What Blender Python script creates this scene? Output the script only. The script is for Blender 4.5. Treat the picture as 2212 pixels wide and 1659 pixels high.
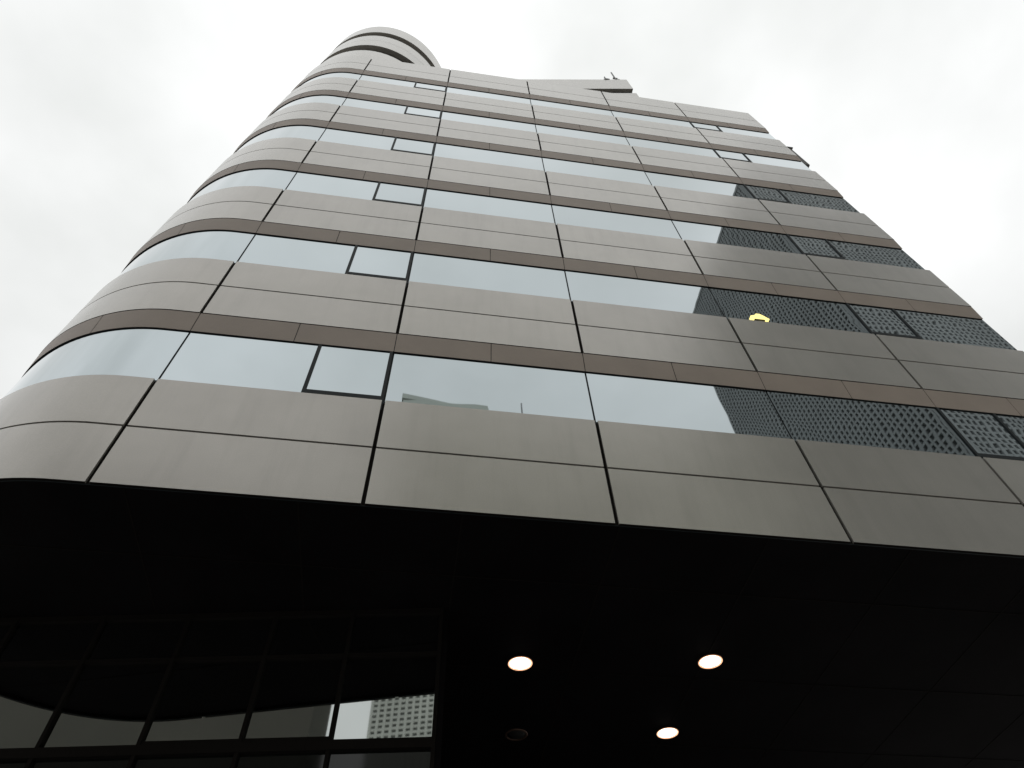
import bpy, math, random
from mathutils import Vector, Matrix
random.seed(4)
R = math.radians
scene = bpy.context.scene
for o in list(bpy.data.objects): bpy.data.objects.remove(o, do_unlink=True)
EYE = 1.6                                   # camera height above the pavement

# ------------------------------------------------------------------ camera
cam_d = bpy.data.cameras.new('camera'); cam = bpy.data.objects.new('camera', cam_d)
scene.collection.objects.link(cam); scene.camera = cam
cam_d.sensor_width = 36.0; cam_d.lens = 36.0 * 1482 / 2212
cam_d.clip_start = 0.05; cam_d.clip_end = 4000
cam.matrix_world = Matrix.Translation((0, 0, EYE)) @ Matrix.Rotation(R(90 + 54.068), 4, 'X') @ Matrix.Rotation(R(-2.84), 4, 'Z')
FAC = R(10.479)                             # the facade is turned this much about the vertical

# ------------------------------------------------------------------ sky and sun
SUN_EL, SUN_AZ = R(55), R(8)             # azimuth from +Y towards +X
world = bpy.data.worlds.new('World'); scene.world = world; world.use_nodes = True
nt = world.node_tree; N = nt.nodes; L = nt.links; N.clear()
out = N.new('ShaderNodeOutputWorld'); bg = N.new('ShaderNodeBackground')
sky = N.new('ShaderNodeTexSky'); sky.sky_type = 'NISHITA'; sky.sun_disc = False
sky.sun_elevation = SUN_EL; sky.sun_rotation = SUN_AZ
sky.dust_density = 3.0; sky.ozone_density = 0.6
hsv = N.new('ShaderNodeHueSaturation'); hsv.inputs['Saturation'].default_value = 0.15
L.new(sky.outputs[0], hsv.inputs['Color'])
tc = N.new('ShaderNodeTexCoord')
mp = N.new('ShaderNodeMapping'); mp.inputs['Scale'].default_value = (1, 1, 1.6); mp.inputs['Location'].default_value = (0.55, 0.2, 0)
L.new(tc.outputs['Generated'], mp.inputs['Vector'])
nz = N.new('ShaderNodeTexNoise'); nz.inputs['Scale'].default_value = 2.1
nz.inputs['Detail'].default_value = 5; nz.inputs['Roughness'].default_value = 0.5
L.new(mp.outputs[0], nz.inputs['Vector'])
cr = N.new('ShaderNodeValToRGB')
cr.color_ramp.elements[0].position = 0.3; cr.color_ramp.elements[0].color = (8.7, 8.9, 8.75, 1)
cr.color_ramp.elements[1].position = 0.68; cr.color_ramp.elements[1].color = (12.2, 12.3, 12.3, 1)
L.new(nz.outputs['Fac'], cr.inputs['Fac'])
mx = N.new('ShaderNodeMixRGB'); mx.inputs['Fac'].default_value = 0.9     # a closed cloud deck
L.new(hsv.outputs[0], mx.inputs[1]); L.new(cr.outputs[0], mx.inputs[2])
# an overcast sky is about three times as bright overhead as at the horizon
sep = N.new('ShaderNodeSeparateXYZ'); L.new(tc.outputs['Generated'], sep.inputs[0])
grd = N.new('ShaderNodeMapRange'); grd.inputs['From Min'].default_value = 0; grd.inputs['From Max'].default_value = 1
grd.inputs['To Min'].default_value = 0.62; grd.inputs['To Max'].default_value = 1.03
L.new(sep.outputs['Z'], grd.inputs['Value'])
ov = N.new('ShaderNodeMixRGB'); ov.blend_type = 'MULTIPLY'; ov.inputs['Fac'].default_value = 1
L.new(mx.outputs[0], ov.inputs[1]); L.new(grd.outputs[0], ov.inputs[2])
L.new(ov.outputs[0], bg.inputs['Color']); bg.inputs['Strength'].default_value = 0.1
L.new(bg.outputs[0], out.inputs[0])
sd = bpy.data.lights.new('sun', 'SUN'); sd.energy = 0.8; sd.angle = R(20); sd.color = (1, .97, .93)
so = bpy.data.objects.new('sun', sd); scene.collection.objects.link(so)
sdir = Vector((math.sin(SUN_AZ) * math.cos(SUN_EL), math.cos(SUN_AZ) * math.cos(SUN_EL), math.sin(SUN_EL)))
so.rotation_euler = sdir.to_track_quat('Z', 'Y').to_euler(); so.location = (-20, -20, 60)
scene.view_settings.view_transform = 'Standard'; scene.view_settings.look = 'None'
scene.view_settings.exposure = 0.0; scene.view_settings.gamma = 1.0

# ------------------------------------------------------------------ materials
def mat(name, col, rough=0.5, metal=0.0, spec=0.5, coat=0.0, streak=0.0, var=0.0, vscale=3.0, grain=0.0, gscale=60.0, bump=0.0, bscale=8.0, rnd=0.0, coords='Object'):
    m = bpy.data.materials.new(name); m.use_nodes = True
    nt = m.node_tree; b = nt.nodes['Principled BSDF']
    b.inputs['Roughness'].default_value = rough; b.inputs['Metallic'].default_value = metal
    b.inputs['Specular IOR Level'].default_value = spec
    b.inputs['Coat Weight'].default_value = coat; b.inputs['Coat Roughness'].default_value = .22
    tc = nt.nodes.new('ShaderNodeTexCoord')
    rgb = nt.nodes.new('ShaderNodeRGB'); rgb.outputs[0].default_value = (*col, 1); src = rgb.outputs[0]
    def mul(src, fac):
        mm = nt.nodes.new('ShaderNodeMixRGB'); mm.blend_type = 'MULTIPLY'; mm.inputs['Fac'].default_value = 1
        nt.links.new(src, mm.inputs[1]); nt.links.new(fac, mm.inputs[2]); return mm.outputs[0]
    for amt, sc, det in ((var, vscale, 4), (grain, gscale, 2)):
        if amt > 0:
            n = nt.nodes.new('ShaderNodeTexNoise'); n.inputs['Scale'].default_value = sc; n.inputs['Detail'].default_value = det
            nt.links.new(tc.outputs[coords], n.inputs['Vector'])
            mr = nt.nodes.new('ShaderNodeMapRange'); mr.inputs['From Min'].default_value = 0.3; mr.inputs['From Max'].default_value = 0.7
            mr.inputs['To Min'].default_value = 1 - amt; mr.inputs['To Max'].default_value = 1 + amt
            nt.links.new(n.outputs['Fac'], mr.inputs['Value']); src = mul(src, mr.outputs[0])
    if streak > 0:
        mpn = nt.nodes.new('ShaderNodeMapping'); mpn.inputs['Scale'].default_value = (2.6, 2.6, .22)
        n = nt.nodes.new('ShaderNodeTexNoise'); n.inputs['Scale'].default_value = 1.6; n.inputs['Detail'].default_value = 6; n.inputs['Roughness'].default_value = .62
        nt.links.new(tc.outputs[coords], mpn.inputs[0]); nt.links.new(mpn.outputs[0], n.inputs['Vector'])
        mr = nt.nodes.new('ShaderNodeMapRange'); mr.inputs['From Min'].default_value = 0.48; mr.inputs['From Max'].default_value = 0.72
        mr.inputs['To Min'].default_value = 1; mr.inputs['To Max'].default_value = 1 - streak
        nt.links.new(n.outputs['Fac'], mr.inputs['Value']); src = mul(src, mr.outputs[0])
    if rnd > 0:
        oi = nt.nodes.new('ShaderNodeObjectInfo'); mr = nt.nodes.new('ShaderNodeMapRange')
        mr.inputs['To Min'].default_value = 1 - rnd; mr.inputs['To Max'].default_value = 1 + rnd
        nt.links.new(oi.outputs['Random'], mr.inputs['Value']); src = mul(src, mr.outputs[0])
    nt.links.new(src, b.inputs['Base Color'])
    if bump > 0:
        n = nt.nodes.new('ShaderNodeTexNoise'); n.inputs['Scale'].default_value = bscale; n.inputs['Detail'].default_value = 1
        nt.links.new(tc.outputs[coords], n.inputs['Vector'])
        bp = nt.nodes.new('ShaderNodeBump'); bp.inputs['Strength'].default_value = 1; bp.inputs['Distance'].default_value = bump
        nt.links.new(n.outputs['Fac'], bp.inputs['Height']); nt.links.new(bp.outputs[0], b.inputs['Normal'])
    return m
def emis(name, col, s):
    m = bpy.data.materials.new(name); m.use_nodes = True; nt = m.node_tree; nt.nodes.clear()
    e = nt.nodes.new('ShaderNodeEmission'); e.inputs[0].default_value = (*col, 1); e.inputs[1].default_value = s
    o = nt.nodes.new('ShaderNodeOutputMaterial'); nt.links.new(e.outputs[0], o.inputs[0]); return m
M = dict(
    panel=mat('panel_metal', (.487, .459, .422), .27, metal=.42, spec=.5, coat=.38, streak=.065, var=.05, vscale=1.1, grain=.05, gscale=70, bump=.0012, bscale=1.4, rnd=.04),
    strip=mat('trim_brown', (.37, .30, .255), .5, var=.06, vscale=1.5, grain=.04),
    glass=mat('reflective_glazing', (.49, .54, .562), .015, metal=1.0, bump=.0014, bscale=1.1, rnd=.045),
    lobbyglass=mat('lobby_glazing', (.60, .63, .62), .02, metal=1.0),
    darkglass=mat('dark_glass', (.01, .011, .01), .05, spec=.55),
    frame=mat('dark_frame', (.016, .021, .024), .6, spec=.25),
    gap=mat('joint_shade_black', (.012, .010, .009), .9, spec=.1),
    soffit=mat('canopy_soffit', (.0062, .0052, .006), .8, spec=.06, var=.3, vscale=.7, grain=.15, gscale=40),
    roofdark=mat('louvre_dark', (.03, .028, .028), .7),
    trim=mat('downlight_trim', (.12, .07, .05), .5, metal=.3),
    lamp=emis('downlight_lens', (1, .93, .84), 14),
    lamprim=emis('downlight_fringe_glow', (1, .52, .30), 1.6),
    dead=mat('unlit_lens', (.02, .02, .02), .4),
    yellow=emis('ledge_lamp_glow', (1, .86, .30), 1.5),
    fixture=mat('lamp_housing', (.10, .085, .03), .5),
    lattice=mat('lattice_concrete', (.46, .48, .445), .8, var=.12, vscale=.12, grain=.08, gscale=3),
    latticedark=mat('lattice_grey', (.25, .265, .265), .7, var=.12, vscale=.12),
    towerglass=mat('lattice_backing', (.06, .075, .082), .3),
    greyblock=mat('grey_render', (.06, .058, .047), .85, var=.12, vscale=.2),
    lowblock=mat('green_grey_render', (.52, .55, .50), .85, var=.08, vscale=.2),
    wing=mat('wing_dark', (.10, .095, .09), .6),
    pave=mat('paving', (.30, .29, .275), .85, var=.12, vscale=.8, grain=.1, gscale=20),
    road=mat('asphalt', (.05, .05, .052), .9, var=.15, vscale=.6, grain=.15, gscale=30),
    paint=mat('road_paint', (.7, .7, .68), .7),
    metal=mat('antenna_metal', (.2, .2, .2), .5, metal=.5),
)

# ------------------------------------------------------------------ mesh helpers
class MB:
    def __init__(s): s.v = []; s.f = []; s.m = []; s.mats = []
    def mi(s, m):
        if m not in s.mats: s.mats.append(m)
        return s.mats.index(m)
    def quad_grid(s, rows, m, close=False):
        i = s.mi(m); b = len(s.v); n = len(rows[0])
        for r in rows: s.v += [tuple(p) for p in r]
        for a in range(len(rows) - (0 if close else 1)):
            a2 = (a + 1) % len(rows)
            for k in range(n - 1):
                s.f.append((b + a * n + k, b + a * n + k + 1, b + a2 * n + k + 1, b + a2 * n + k)); s.m.append(i)
    def box(s, x0, x1, y0, y1, z0, z1, m):
        i = s.mi(m); b = len(s.v)
        s.v += [(x, y, z) for z in (z0, z1) for y in (y0, y1) for x in (x0, x1)]
        for f in ((0, 2, 3, 1), (4, 5, 7, 6), (0, 1, 5, 4), (2, 6, 7, 3), (0, 4, 6, 2), (1, 3, 7, 5)):
            s.f.append(tuple(b + k for k in f)); s.m.append(i)
    def prism(s, pts, z0, z1, m):
        i = s.mi(m); b = len(s.v); n = len(pts)
        s.v += [(x, y, z0) for x, y in pts] + [(x, y, z1) for x, y in pts]
        s.f.append(tuple(b + k for k in reversed(range(n)))); s.f.append(tuple(b + n + k for k in range(n))); s.m += [i, i]
        for k in range(n):
            s.f.append((b + k, b + (k + 1) % n, b + n + (k + 1) % n, b + n + k)); s.m.append(i)
    def lathe(s, prof, m, c=(0, 0, 0), n=32, a0=0, a1=2 * math.pi):
        rows = []
        full = abs(a1 - a0 - 2 * math.pi) < 1e-6
        for k in range(n if full else n + 1):
            a = a0 + (a1 - a0) * k / n
            rows.append([(c[0] + r * math.cos(a), c[1] + r * math.sin(a), c[2] + z) for r, z in prof])
        s.quad_grid(rows, m, close=full)
    def build(s, name, parent=None, smooth=False, loc=None, rz=None, bevel=0):
        me = bpy.data.meshes.new(name); me.from_pydata(s.v, [], s.f)
        for m in s.mats: me.materials.append(m)
        for p, i in zip(me.polygons, s.m): p.material_index = i
        if smooth:
            for p in me.polygons: p.use_smooth = True
            me.set_sharp_from_angle(angle=R(25))
        me.update()
        o = bpy.data.objects.new(name, me); scene.collection.objects.link(o)
        if parent is not None: o.parent = parent
        if loc is not None: o.location = loc
        if rz is not None: o.rotation_euler.z = rz
        if bevel:
            b = o.modifiers.new('bevel', 'BEVEL'); b.width = bevel; b.segments = 2; b.limit_method = 'ANGLE'
        return o
def empty(name, loc=(0, 0, 0), rz=0, parent=None):
    o = bpy.data.objects.new(name, None); scene.collection.objects.link(o)
    o.location = loc; o.rotation_euler.z = rz
    if parent: o.parent = parent
    return o
def tag(o, label=None, cat=None, group=None, kind=None):
    for k, v in (('label', label), ('category', cat), ('group', group), ('kind', kind)):
        if v: o[k] = v
    return o
# a point given in the facade's own frame (x along it, y away from the camera, z above eye level) -> world
ROT = Matrix.Rotation(FAC, 4, 'Z')
def W(x, y, z): v = ROT @ Vector((x, y, z)); return (v.x, v.y, v.z + EYE)

# ------------------------------------------------------------------ ground and street
g = MB(); g.box(-900, 900, -900, 900, -.3, 0, M['pave']); g = g.build('ground', rz=FAC); tag(g, kind='structure')
g = MB(); g.box(-300, 300, -12.0, -5.0, .0, .004, M['road']); g = g.build('road', rz=FAC); tag(g, kind='structure')
g = MB()
for k in range(-20, 20): g.box(k * 6, k * 6 + 3, -8.56, -8.44, .004, .008, M['paint'])
g = g.build('road_marking', rz=FAC); tag(g, kind='structure')
for y0, y1 in ((-5.0, -4.85), (-12.15, -12.0)):
    g = MB(); g.box(-300, 300, y0, y1, 0, .13, M['lowblock']); g = g.build('kerb', rz=FAC); tag(g, kind='structure')

# ------------------------------------------------------------------ the office tower
PEL = .56
D = 6.8; GL = 0.062
X0, RC = -4.7, 3.3                          # where the rounded corner starts, its radius
XE = 13.19                                  # the sharp right corner
ARC = RC * math.pi / 2
BACK = 26.0
def path(u, d):                             # u runs from the right corner: along the front, round the corner, down the side
    L0 = XE - X0
    if u <= L0: return (XE - u, D + d)
    if u <= L0 + ARC:
        a = (u - L0) / RC
        return (X0 - (RC - d) * math.sin(a), D + RC - (RC - d) * math.cos(a))
    return (X0 - RC + d, D + RC + (u - L0 - ARC))
def usteps(u0, u1):
    L0 = XE - X0; ks = [u0]
    if u1 > L0 and u0 < L0 + ARC:
        a, b = max(u0, L0), min(u1, L0 + ARC); n = max(1, int((b - a) / .12))
        ks += [a + (b - a) * i / n for i in range(n + 1)]
    ks.append(u1)
    r = [ks[0]]
    for k in ks[1:]:
        if k - r[-1] > 1e-6: r.append(k)
    return r
def sweep(mb, u0, u1, d0, d1, z0, z1, m, mz0=None):
    us = usteps(u0, u1)
    def P(u, d, z): x, y = path(u, d); return (x, y, z)
    mb.quad_grid([[P(u, d0, z1) for u in us], [P(u, d0, z0) for u in us]], m)
    mb.quad_grid([[P(u, d0, z0) for u in us], [P(u, d1, z0) for u in us]], mz0 or m)
    mb.quad_grid([[P(u, d1, z0) for u in us], [P(u, d1, z1) for u in us]], m)
    mb.quad_grid([[P(u, d1, z1) for u in us], [P(u, d0, z1) for u in us]], m)
    for u in (u0, u1):
        mb.quad_grid([[P(u, d0, z0), P(u, d0, z1)], [P(u, d1, z0), P(u, d1, z1)]], m)

ZB = [6.494, 10.785, 14.899, 18.972, 23.100, 26.989, 30.784]
ZT = [8.752, 12.838, 16.932, 21.026, 25.126, 29.05, 33.30]
XJ = [13.19, 9.563, 6.099, 2.635, -0.829, -4.293]      # joints E D C B A L
UJ = [XE - x for x in XJ]
UJ += [UJ[-1] + 3.464, UJ[-1] + 6.93, UJ[-1] + 12.0, UJ[-1] + 17.0]
tower = empty('office_tower', W(0, 0, 0), FAC)
tag(tower, 'tall office tower with grey metal bands, mirrored ribbon windows and a rounded left corner', 'building')
J = .029
g = MB()
for r, (b, t) in enumerate(zip(ZB, ZT)):    # dark structure behind the cladding of every floor
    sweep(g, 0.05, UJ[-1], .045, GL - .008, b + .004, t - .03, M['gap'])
g.prism([(XE - .5, D + .5), (XE - .5, BACK), (X0 - RC + .5, BACK), (X0 - RC + .5, D + RC), (X0 - RC * .7, D + RC * .32 + .6), (X0, D + .5)], ZB[0] + .5, 33.0, M['gap'])
g.build('wall', tower)
for r, (b, t) in enumerate(zip(ZB, ZT)):
    band = MB(); sweep(band, .03, UJ[-1], .042, GL - .004, b - .005 if r == 0 else b - PEL - .002, b + .003, M['frame'])
    band = band.build('cladding_band', tower, smooth=True)
    s = (b + t) / 2 - .005 if r < 6 else b + 1.12
    for k in range(len(UJ) - 1):
        u0, u1 = UJ[k] + (J if k else 0), UJ[k + 1] - J
        p = MB()
        sweep(p, u0, u1, 0, .04, b, s - .019, M['panel'], M['gap'])  # underside coloured near-black to paint in the shadow along the panel's lower edge
        sweep(p, u0, u1, 0, .04, s + .019, t, M['panel'])
        p.build('cladding_panel', band, smooth=True)
    # brown trim leaning in below the panels, jointed twice per bay
    q = MB()
    def slope(u0, u1, y0, z0, y1, z1, th, m):
        us = usteps(u0, u1); P = lambda u, d, z: (*path(u, d), z)
        ring_ = [(y0, z0), (y1, z1), (y1 + th, z1), (y0 + th, z0), (y0, z0)]
        q.quad_grid([[P(u, d, z) for u in us] for d, z in ring_], m)
    for k in range(len(UJ) - 1):
        um = (UJ[k] + UJ[k + 1]) / 2
        for a, c in ((UJ[k], um), (um, UJ[k + 1])):
            slope(a + .007, c - .007, .004, b - .024, .038, b - PEL, .003, M['strip'])
    if r: q.build('lower_trim', band, smooth=True)
    c = MB(); sweep(c, .0, UJ[-1], .041, GL - .001, t - .03, t + .012, M['frame']); c.build('ledge', band, smooth=True)
# ribbon windows
for r in range(6):
    z0, z1 = ZT[r], ZB[r + 1] - PEL + .02
    rib = MB()
    sweep(rib, .02, UJ[-1], GL + .015, GL + .06, z0 - .4, z1 + .1, M['frame'])
    rib = rib.build('ribbon_window', tower, smooth=True)
    for k in range(len(UJ) - 1):
        u0, u1 = UJ[k] + .012, UJ[k + 1] - .012
        sash = None
        if k == 4: sash = (u0 + .02, u0 + 1.27)          # beside joint A
        if k == 0: sash = (u1 - 1.2, u1)                  # beside joint D
        if sash:
            segs = [(sash[1], u1), sash] if k == 4 else [(u0, sash[0]), sash]
        else: segs = [(u0, u1)]
        for (a, c) in segs:
            g = MB()
            sweep(g, a + .004, c - .004, GL, GL + .012, z0 - .35, z1, M['glass'])
            if c < XE - X0:                    # no two panes sit in quite the same plane
                ty, tx = random.uniform(-.0009, .0009), random.uniform(-.0006, .0006); xm = g.v[0][0]
                g.v = [(x, y + ty * (z - z0) + tx * (x - xm), z) for x, y, z in g.v]
            g.build('pane', rib, smooth=True)
        if sash:
            a, c = sash; w = .055; g = MB()
            sweep(g, a - w * .4, a + w * .6, GL - .022, GL - .001, z0 - .2, z1, M['frame'])
            sweep(g, c - w * .6, c + w * .4, GL - .022, GL - .001, z0 - .2, z1, M['frame'])
            zz = z0 + GL * (z0 / D)            # lowest visible glass is above the ledge's sight line
            sweep(g, a + w * .6, c - w * .6, GL - .022, GL - .001, zz - .02, zz + .075, M['frame'])
            g.build('sash_frame', rib)
# rounded drum rising above the left corner
drum = MB()
RD = 3.5; CD = (X0 + .2, D + RD, 0)         # a little wider than the corner below it
drum.lathe([(RD - .4, 33.0), (RD - .4, 41.0)], M['roofdark'], CD, 96)
drum = drum.build('corner_drum', tower, smooth=True)
def ring(z0, z1, m, name, r0=RD, th=.25, dz=0):
    g = MB(); g.lathe([(r0, z0), (r0, z1), (r0 - th, z1), (r0 - th, z0), (r0, z0)], m, CD, 128)
    return g.build(name, drum, smooth=True)
ring(33.0, 34.70, M['panel'], 'drum_band'); ring(36.0, 37.25, M['panel'], 'drum_band'); ring(37.27, 38.52, M['panel'], 'drum_band')
ring(39.55, 41.3, M['panel'], 'drum_band')
g = MB(); g.lathe([(0.01, 41.05), (RD - .2, 41.05), (RD - .2, 41.2), (.01, 41.25)], M['panel'], CD, 64); g.build('drum_roof', drum, smooth=True)
for zz in (34.9, 35.35, 35.8, 38.75, 39.2):
    ring(zz, zz + .05, M['roofdark'], 'louvre', RD - .25, .12)
# roof slab
g = MB(); g.prism([(XE - .1, D + .1), (XE - .1, BACK), (X0 - RC + .1, BACK), (X0 - RC + .1, D + RC), (X0 - RC * .7, D + RC * .32), (X0, D + .1)], 32.4, 32.6, M['roofdark']); g.build('roof', tower)
# plant room set at a slight angle behind the parapet
a = math.atan2(.8, 5.9); ca, sa = math.cos(a), math.sin(a)
def pr(s, d): return (7.98 - s * ca + d * sa * 0, 6.87 + s * sa + d)
def plank(mb, s0, s1, d0, d1, z0, z1, m): mb.prism([pr(s0, d0), pr(s1, d0), pr(s1, d1), pr(s0, d1)], z0, z1, m)
g = MB(); plank(g, 0, 7.2, 0, 4, 32.6, 34.4, M['panel']); plank(g, .02, 7.18, .16, 3.98, 34.41, 35.27, M['roofdark'])
plank(g, 3.1, 7.2, 0, .15, 34.41, 35.27, M['panel']); plank(g, 0, 7.2, 0, 4, 35.28, 37.25, M['panel'])
g.build('plant_room', tower)
# canopy soffit over the recessed entrance
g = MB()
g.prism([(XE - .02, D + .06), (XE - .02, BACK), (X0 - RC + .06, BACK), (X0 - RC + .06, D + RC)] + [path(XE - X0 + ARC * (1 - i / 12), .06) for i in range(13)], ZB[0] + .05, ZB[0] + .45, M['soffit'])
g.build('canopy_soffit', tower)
g = MB()
for i in range(9): g.box(-3.9 + i * 2.2, -3.88 + i * 2.2, D + .1, BACK - 1, ZB[0] + .045, ZB[0] + .049, M['gap'])
for i in range(6): g.box(-7.2, 13.0, 8.2 + i * 2.3, 8.22 + i * 2.3, ZB[0] + .041, ZB[0] + .0445, M['gap'])
g.build('soffit_joint', tower)
# lobby glazing below the soffit, turned 8 degrees from the facade
K = .888; dl = R(8)
P0 = Vector((-1.081 * K, 10.393 * K)); LX = Vector((math.cos(dl), -math.sin(dl))); LN = Vector((math.sin(dl), math.cos(dl)))
lob = empty('lobby_window', (P0.x, P0.y, 0), -dl, tower)
SOF = ZB[0] + .05
fr = MB()
mull = [-7.6, -6.3, -5.0, -3.7, -2.42, -1.265 * 1.0 + .14, .035, 1.375]
for i, x in enumerate(mull):
    w = .05 if i < len(mull) - 1 else .05
    fr.box(x - w / 2, x + w / 2, -.06, .04, -EYE, SOF, M['gap'])
zt, zb_ = 5.775, 4.56
fr.box(-7.6, 1.40, -.05, .03, zt - .03, zt + .03, M['gap'])
fr.box(-7.6, 1.40, -.07, .03, zb_ - .13, zb_ - .0, M['gap'])
fr.box(-7.6, 1.40, -.05, .03, SOF - .09, SOF - .003, M['gap'])
fr.box(-7.6, 1.40, -.05, .03, 1.1, 1.2, M['gap'])
fr.build('frame', lob)
for i in range(len(mull) - 1):
    for (a, b, m) in ((zt + .035, SOF - .1, 'lobbyglass'), (zb_, zt - .035, 'lobbyglass'), (1.2, zb_ - .135, 'darkglass'), (-EYE + .02, 1.1, 'darkglass')):
        g = MB(); g.box(mull[i] + .026, mull[i + 1] - .026, -.005, .005, a, b, M[m]); g.build('pane', lob)
g = MB(); g.box(mull[4] + .03, mull[6] - .03, -.045, -.006, zb_ + .002, zb_ + .055, M['gap'])
g.build('sill_frame', lob)
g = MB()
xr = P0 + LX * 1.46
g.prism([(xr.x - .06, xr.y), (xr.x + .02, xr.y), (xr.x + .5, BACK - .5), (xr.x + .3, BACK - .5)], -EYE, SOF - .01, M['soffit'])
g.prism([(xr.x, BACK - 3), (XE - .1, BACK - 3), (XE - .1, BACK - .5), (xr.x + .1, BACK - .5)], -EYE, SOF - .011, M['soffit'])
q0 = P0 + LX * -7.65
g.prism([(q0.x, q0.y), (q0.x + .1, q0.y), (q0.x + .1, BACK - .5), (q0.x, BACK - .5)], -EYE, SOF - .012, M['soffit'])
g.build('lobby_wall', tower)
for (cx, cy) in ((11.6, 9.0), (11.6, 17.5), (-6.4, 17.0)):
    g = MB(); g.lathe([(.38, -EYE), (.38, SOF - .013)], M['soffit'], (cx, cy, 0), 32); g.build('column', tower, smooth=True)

# ------------------------------------------------------------------ recessed downlights
def downlight(x, y, lit, label, rot=0):
    t = empty('downlight', W(x, y, SOF), FAC)
    tag(t, label, 'ceiling light', 'round downlights in the black soffit')
    g = MB(); g.lathe([(.175, -.004), (.18, -.014), (.205, -.014), (.215, -.002), (.215, .02)], M['trim'], n=40); g.build('trim_ring', t, smooth=True)
    g = MB(); g.lathe([(.001, -.045), (.07, -.040), (.13, -.024), (.174, -.003)], M['lamp' if lit else 'dead'], n=40); g.build('lens', t, smooth=True)
    if lit: g = MB(); g.lathe([(.175, -.0145), (.19, -.0175), (.203, -.0145)], M['lamprim'], n=40); g.build('fringe_glow', t, smooth=True)  # self-lit ring paints the warm fringe of light around the lens
downlight(1.817, 10.34, True, 'lit downlight right of the lobby window, left one of the three glowing in the soffit')
downlight(5.012, 9.978, True, 'lit downlight at the far right of the black soffit, upper right one of three glowing')
downlight(4.931, 12.343, True, 'lit downlight nearest the bottom edge, lowest of the three glowing in the soffit')
downlight(2.094, 12.664, False, 'unlit dark downlight below the left glowing lamp in the black soffit')

# ------------------------------------------------------------------ lamp on the ledge in front of the second row of windows
v = W(6.88, 6.83, 12.85)
t = empty('ledge_lamp', v, FAC); tag(t, 'small glowing yellow lamp on the ledge below the mirrored window at the right', 'lamp')
g = MB(); g.box(-.05, .05, -.02, .02, 0, .05, M['fixture']); g.box(-.12, .12, -.03, .03, .05, .08, M['fixture']); g.build('bracket', t, bevel=.006)
g = MB()
pts = [(-.20, .082), (-.05, .082), (.0, .10), (.05, .082), (.22, .082), (.12, .20), (.05, .27), (-.04, .27), (-.10, .19), (-.20, .15)]
n = len(pts); b = [(x, -.055, z) for x, z in pts] + [(x, .045, z) for x, z in pts]
g.v = b; g.mats = [M['yellow']]; g.f = [tuple(range(n)), tuple(reversed(range(n, 2 * n)))] + [(k, k + n, (k + 1) % n + n, (k + 1) % n) for k in range(n)]; g.m = [0] * len(g.f)
g.build('glowing_cover', t)

# ------------------------------------------------------------------ rooftop antennas
def antenna(x, y, z0, h, arm, label):
    t = empty('roof_antenna', W(x, y, z0), FAC); tag(t, label, 'antenna', 'small antennas on the plant room roof')
    g = MB(); g.lathe([(.001, h), (.035, h), (.045, 0), (.12, 0), (.12, -.01)], M['metal'], n=12); g.build('mast', t, smooth=True)
    g = MB(); g.box(-arm, arm, -.04, .04, h * .35, h * .35 + .06, M['metal']); g.box(-.12, .12, -.12, .12, 0, .18, M['metal']); g.build('bracket', t)
antenna(7.55, 7.05, 37.25, 2.2, .12, 'taller thin antenna mast near the right end of the plant room roof')
antenna(7.02, 7.1, 37.25, 1.0, .12, 'shorter antenna stub left of the taller mast on the roof')

# ------------------------------------------------------------------ neighbours
wing = empty('equipment_cabinet', W(13.27, 7.1, 27.0), FAC); tag(wing, 'small dark equipment cabinet on the side wall just behind the right corner of the tower', 'cabinet')
g = MB(); g.box(0, .62, 0, .9, .05, 2.2, M['wing']); g.build('body', wing, bevel=.02)
g = MB(); g.prism([(-.04, -.04), (.7, -.04), (.7, .94), (-.04, .94)], 2.203, 2.27, M['wing']); g.build('cover', wing)
g = MB(); g.box(-.078, 0, .1, .2, .3, .4, M['frame']); g.box(-.078, 0, .1, .2, 1.7, 1.8, M['frame']); g.build('bracket', wing)

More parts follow.
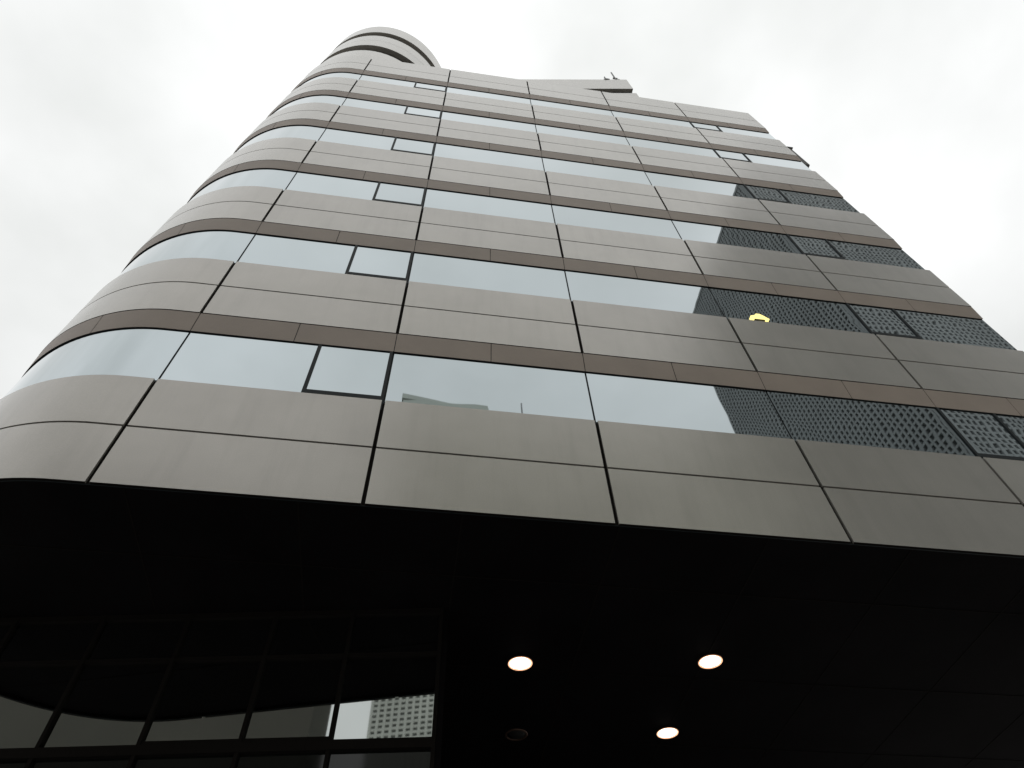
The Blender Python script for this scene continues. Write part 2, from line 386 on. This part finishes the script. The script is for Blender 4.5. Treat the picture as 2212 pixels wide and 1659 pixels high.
def lattice_block(name, label, x0, x1, y0, y1, h, px, pz, fw, faces, matb='lattice', dep=.35):
    t = empty(name, W(0, 0, 0), FAC); tag(t, label, 'building')
    g = MB(); g.box(x0 + dep, x1 - dep, y0 + dep, y1 - dep, -EYE, h - .4, M['towerglass']); g.build('wall', t)
    g = MB(); g.box(x0 + .2, x1 - .2, y0 + .2, y1 - .2, h - .4, h - .1, M[matb])
    g.box(x0 - .1, x1 + .1, y0 - .1, y0 + .25, h - .7, h, M[matb]); g.box(x0 - .1, x1 + .1, y1 - .25, y1 + .1, h - .701, h - .001, M[matb])
    g.box(x0 - .101, x0 + .25, y0 + .25, y1 - .25, h - .702, h - .002, M[matb]); g.box(x1 - .25, x1 + .101, y0 + .25, y1 - .25, h - .702, h - .002, M[matb])
    g.build('parapet', t)
    for f in faces:
        g = MB()
        nz_ = int((h + EYE) / pz)
        for k in range(nz_):
            z = k * pz - EYE + 2
            if z + fw > h - .72: break
            if f == 'north': g.box(x0 + .1, x1 - .1, y1 - dep, y1 - .03, z, z + fw, M[matb])
            if f == 'west': g.box(x0 + .03, x0 + dep, y0 + .1, y1 - .1, z, z + fw, M[matb])
        if f == 'north':
            for k in range(int((x1 - x0) / px) + 1): g.box(x0 + k * px, x0 + k * px + fw, y1 - dep - .01, y1, -EYE, h - .72, M[matb])
        else:
            for k in range(int((y1 - y0) / px) + 1): g.box(x0, x0 + dep + .01, y0 + k * px, y0 + k * px + fw, -EYE, h - .72, M[matb])
        g.build('lattice_screen', t)
# across the street, seen only as reflections
lattice_block('lattice_tower', 'tall dark gridded tower across the street mirrored in the right-hand windows', 44.6, 72, -46.4, -18.4, 107.6, .62, .78, .27, ('north', 'west'), 'latticedark')
lattice_block('lattice_block', 'pale gridded building across the street mirrored in the lobby window', -24.2, 4, -84, -60, 66, .86, .66, .33, ('north',))
low = empty('low_building', W(0, 0, 0), FAC); tag(low, 'plain green-grey building across the street whose roofline shows in the lowest ribbon window', 'building')
g = MB(); g.box(-2.2, 3.5, -26, -14.6, -EYE, 36.9, M['lowblock']); g.box(3.5, 22, -25.9, -14.7, -EYE, 35.6, M['lowblock']); g.build('wall', low)
g = MB(); g.prism([(-2.3, -14.5), (-2.3, -26.1), (3.6, -26.1), (3.6, -15.1)], 36.905, 37.3, M['lowblock']); g.build('roof', low)
gb = empty('grey_building', W(0, 0, 0), FAC); tag(gb, 'dim grey building across the street mirrored at the left of the lobby window', 'building')
g = MB(); g.box(-34, -13.0, -20.2, -17.7, -EYE, 27, M['greyblock']); g.build('wall', gb)
g = MB(); g.box(-34.1, -12.9, -20.3, -17.6, 27.005, 27.4, M['greyblock']); g.build('roof', gb)
t = empty('roof_mast', W(5.95, -15.0, 35.6), FAC); tag(t, 'thin mast on the low building roof, mirrored in the lowest ribbon window', 'antenna')
g = MB(); g.lathe([(.001, 2.5), (.05, 2.5), (.07, 0)], M['metal'], n=10); g.build('mast', t, smooth=True)
g = MB(); g.lathe([(.001, .08), (.22, .08), (.22, 0)], M['metal'], n=16); g.build('base_plate', t, smooth=True)
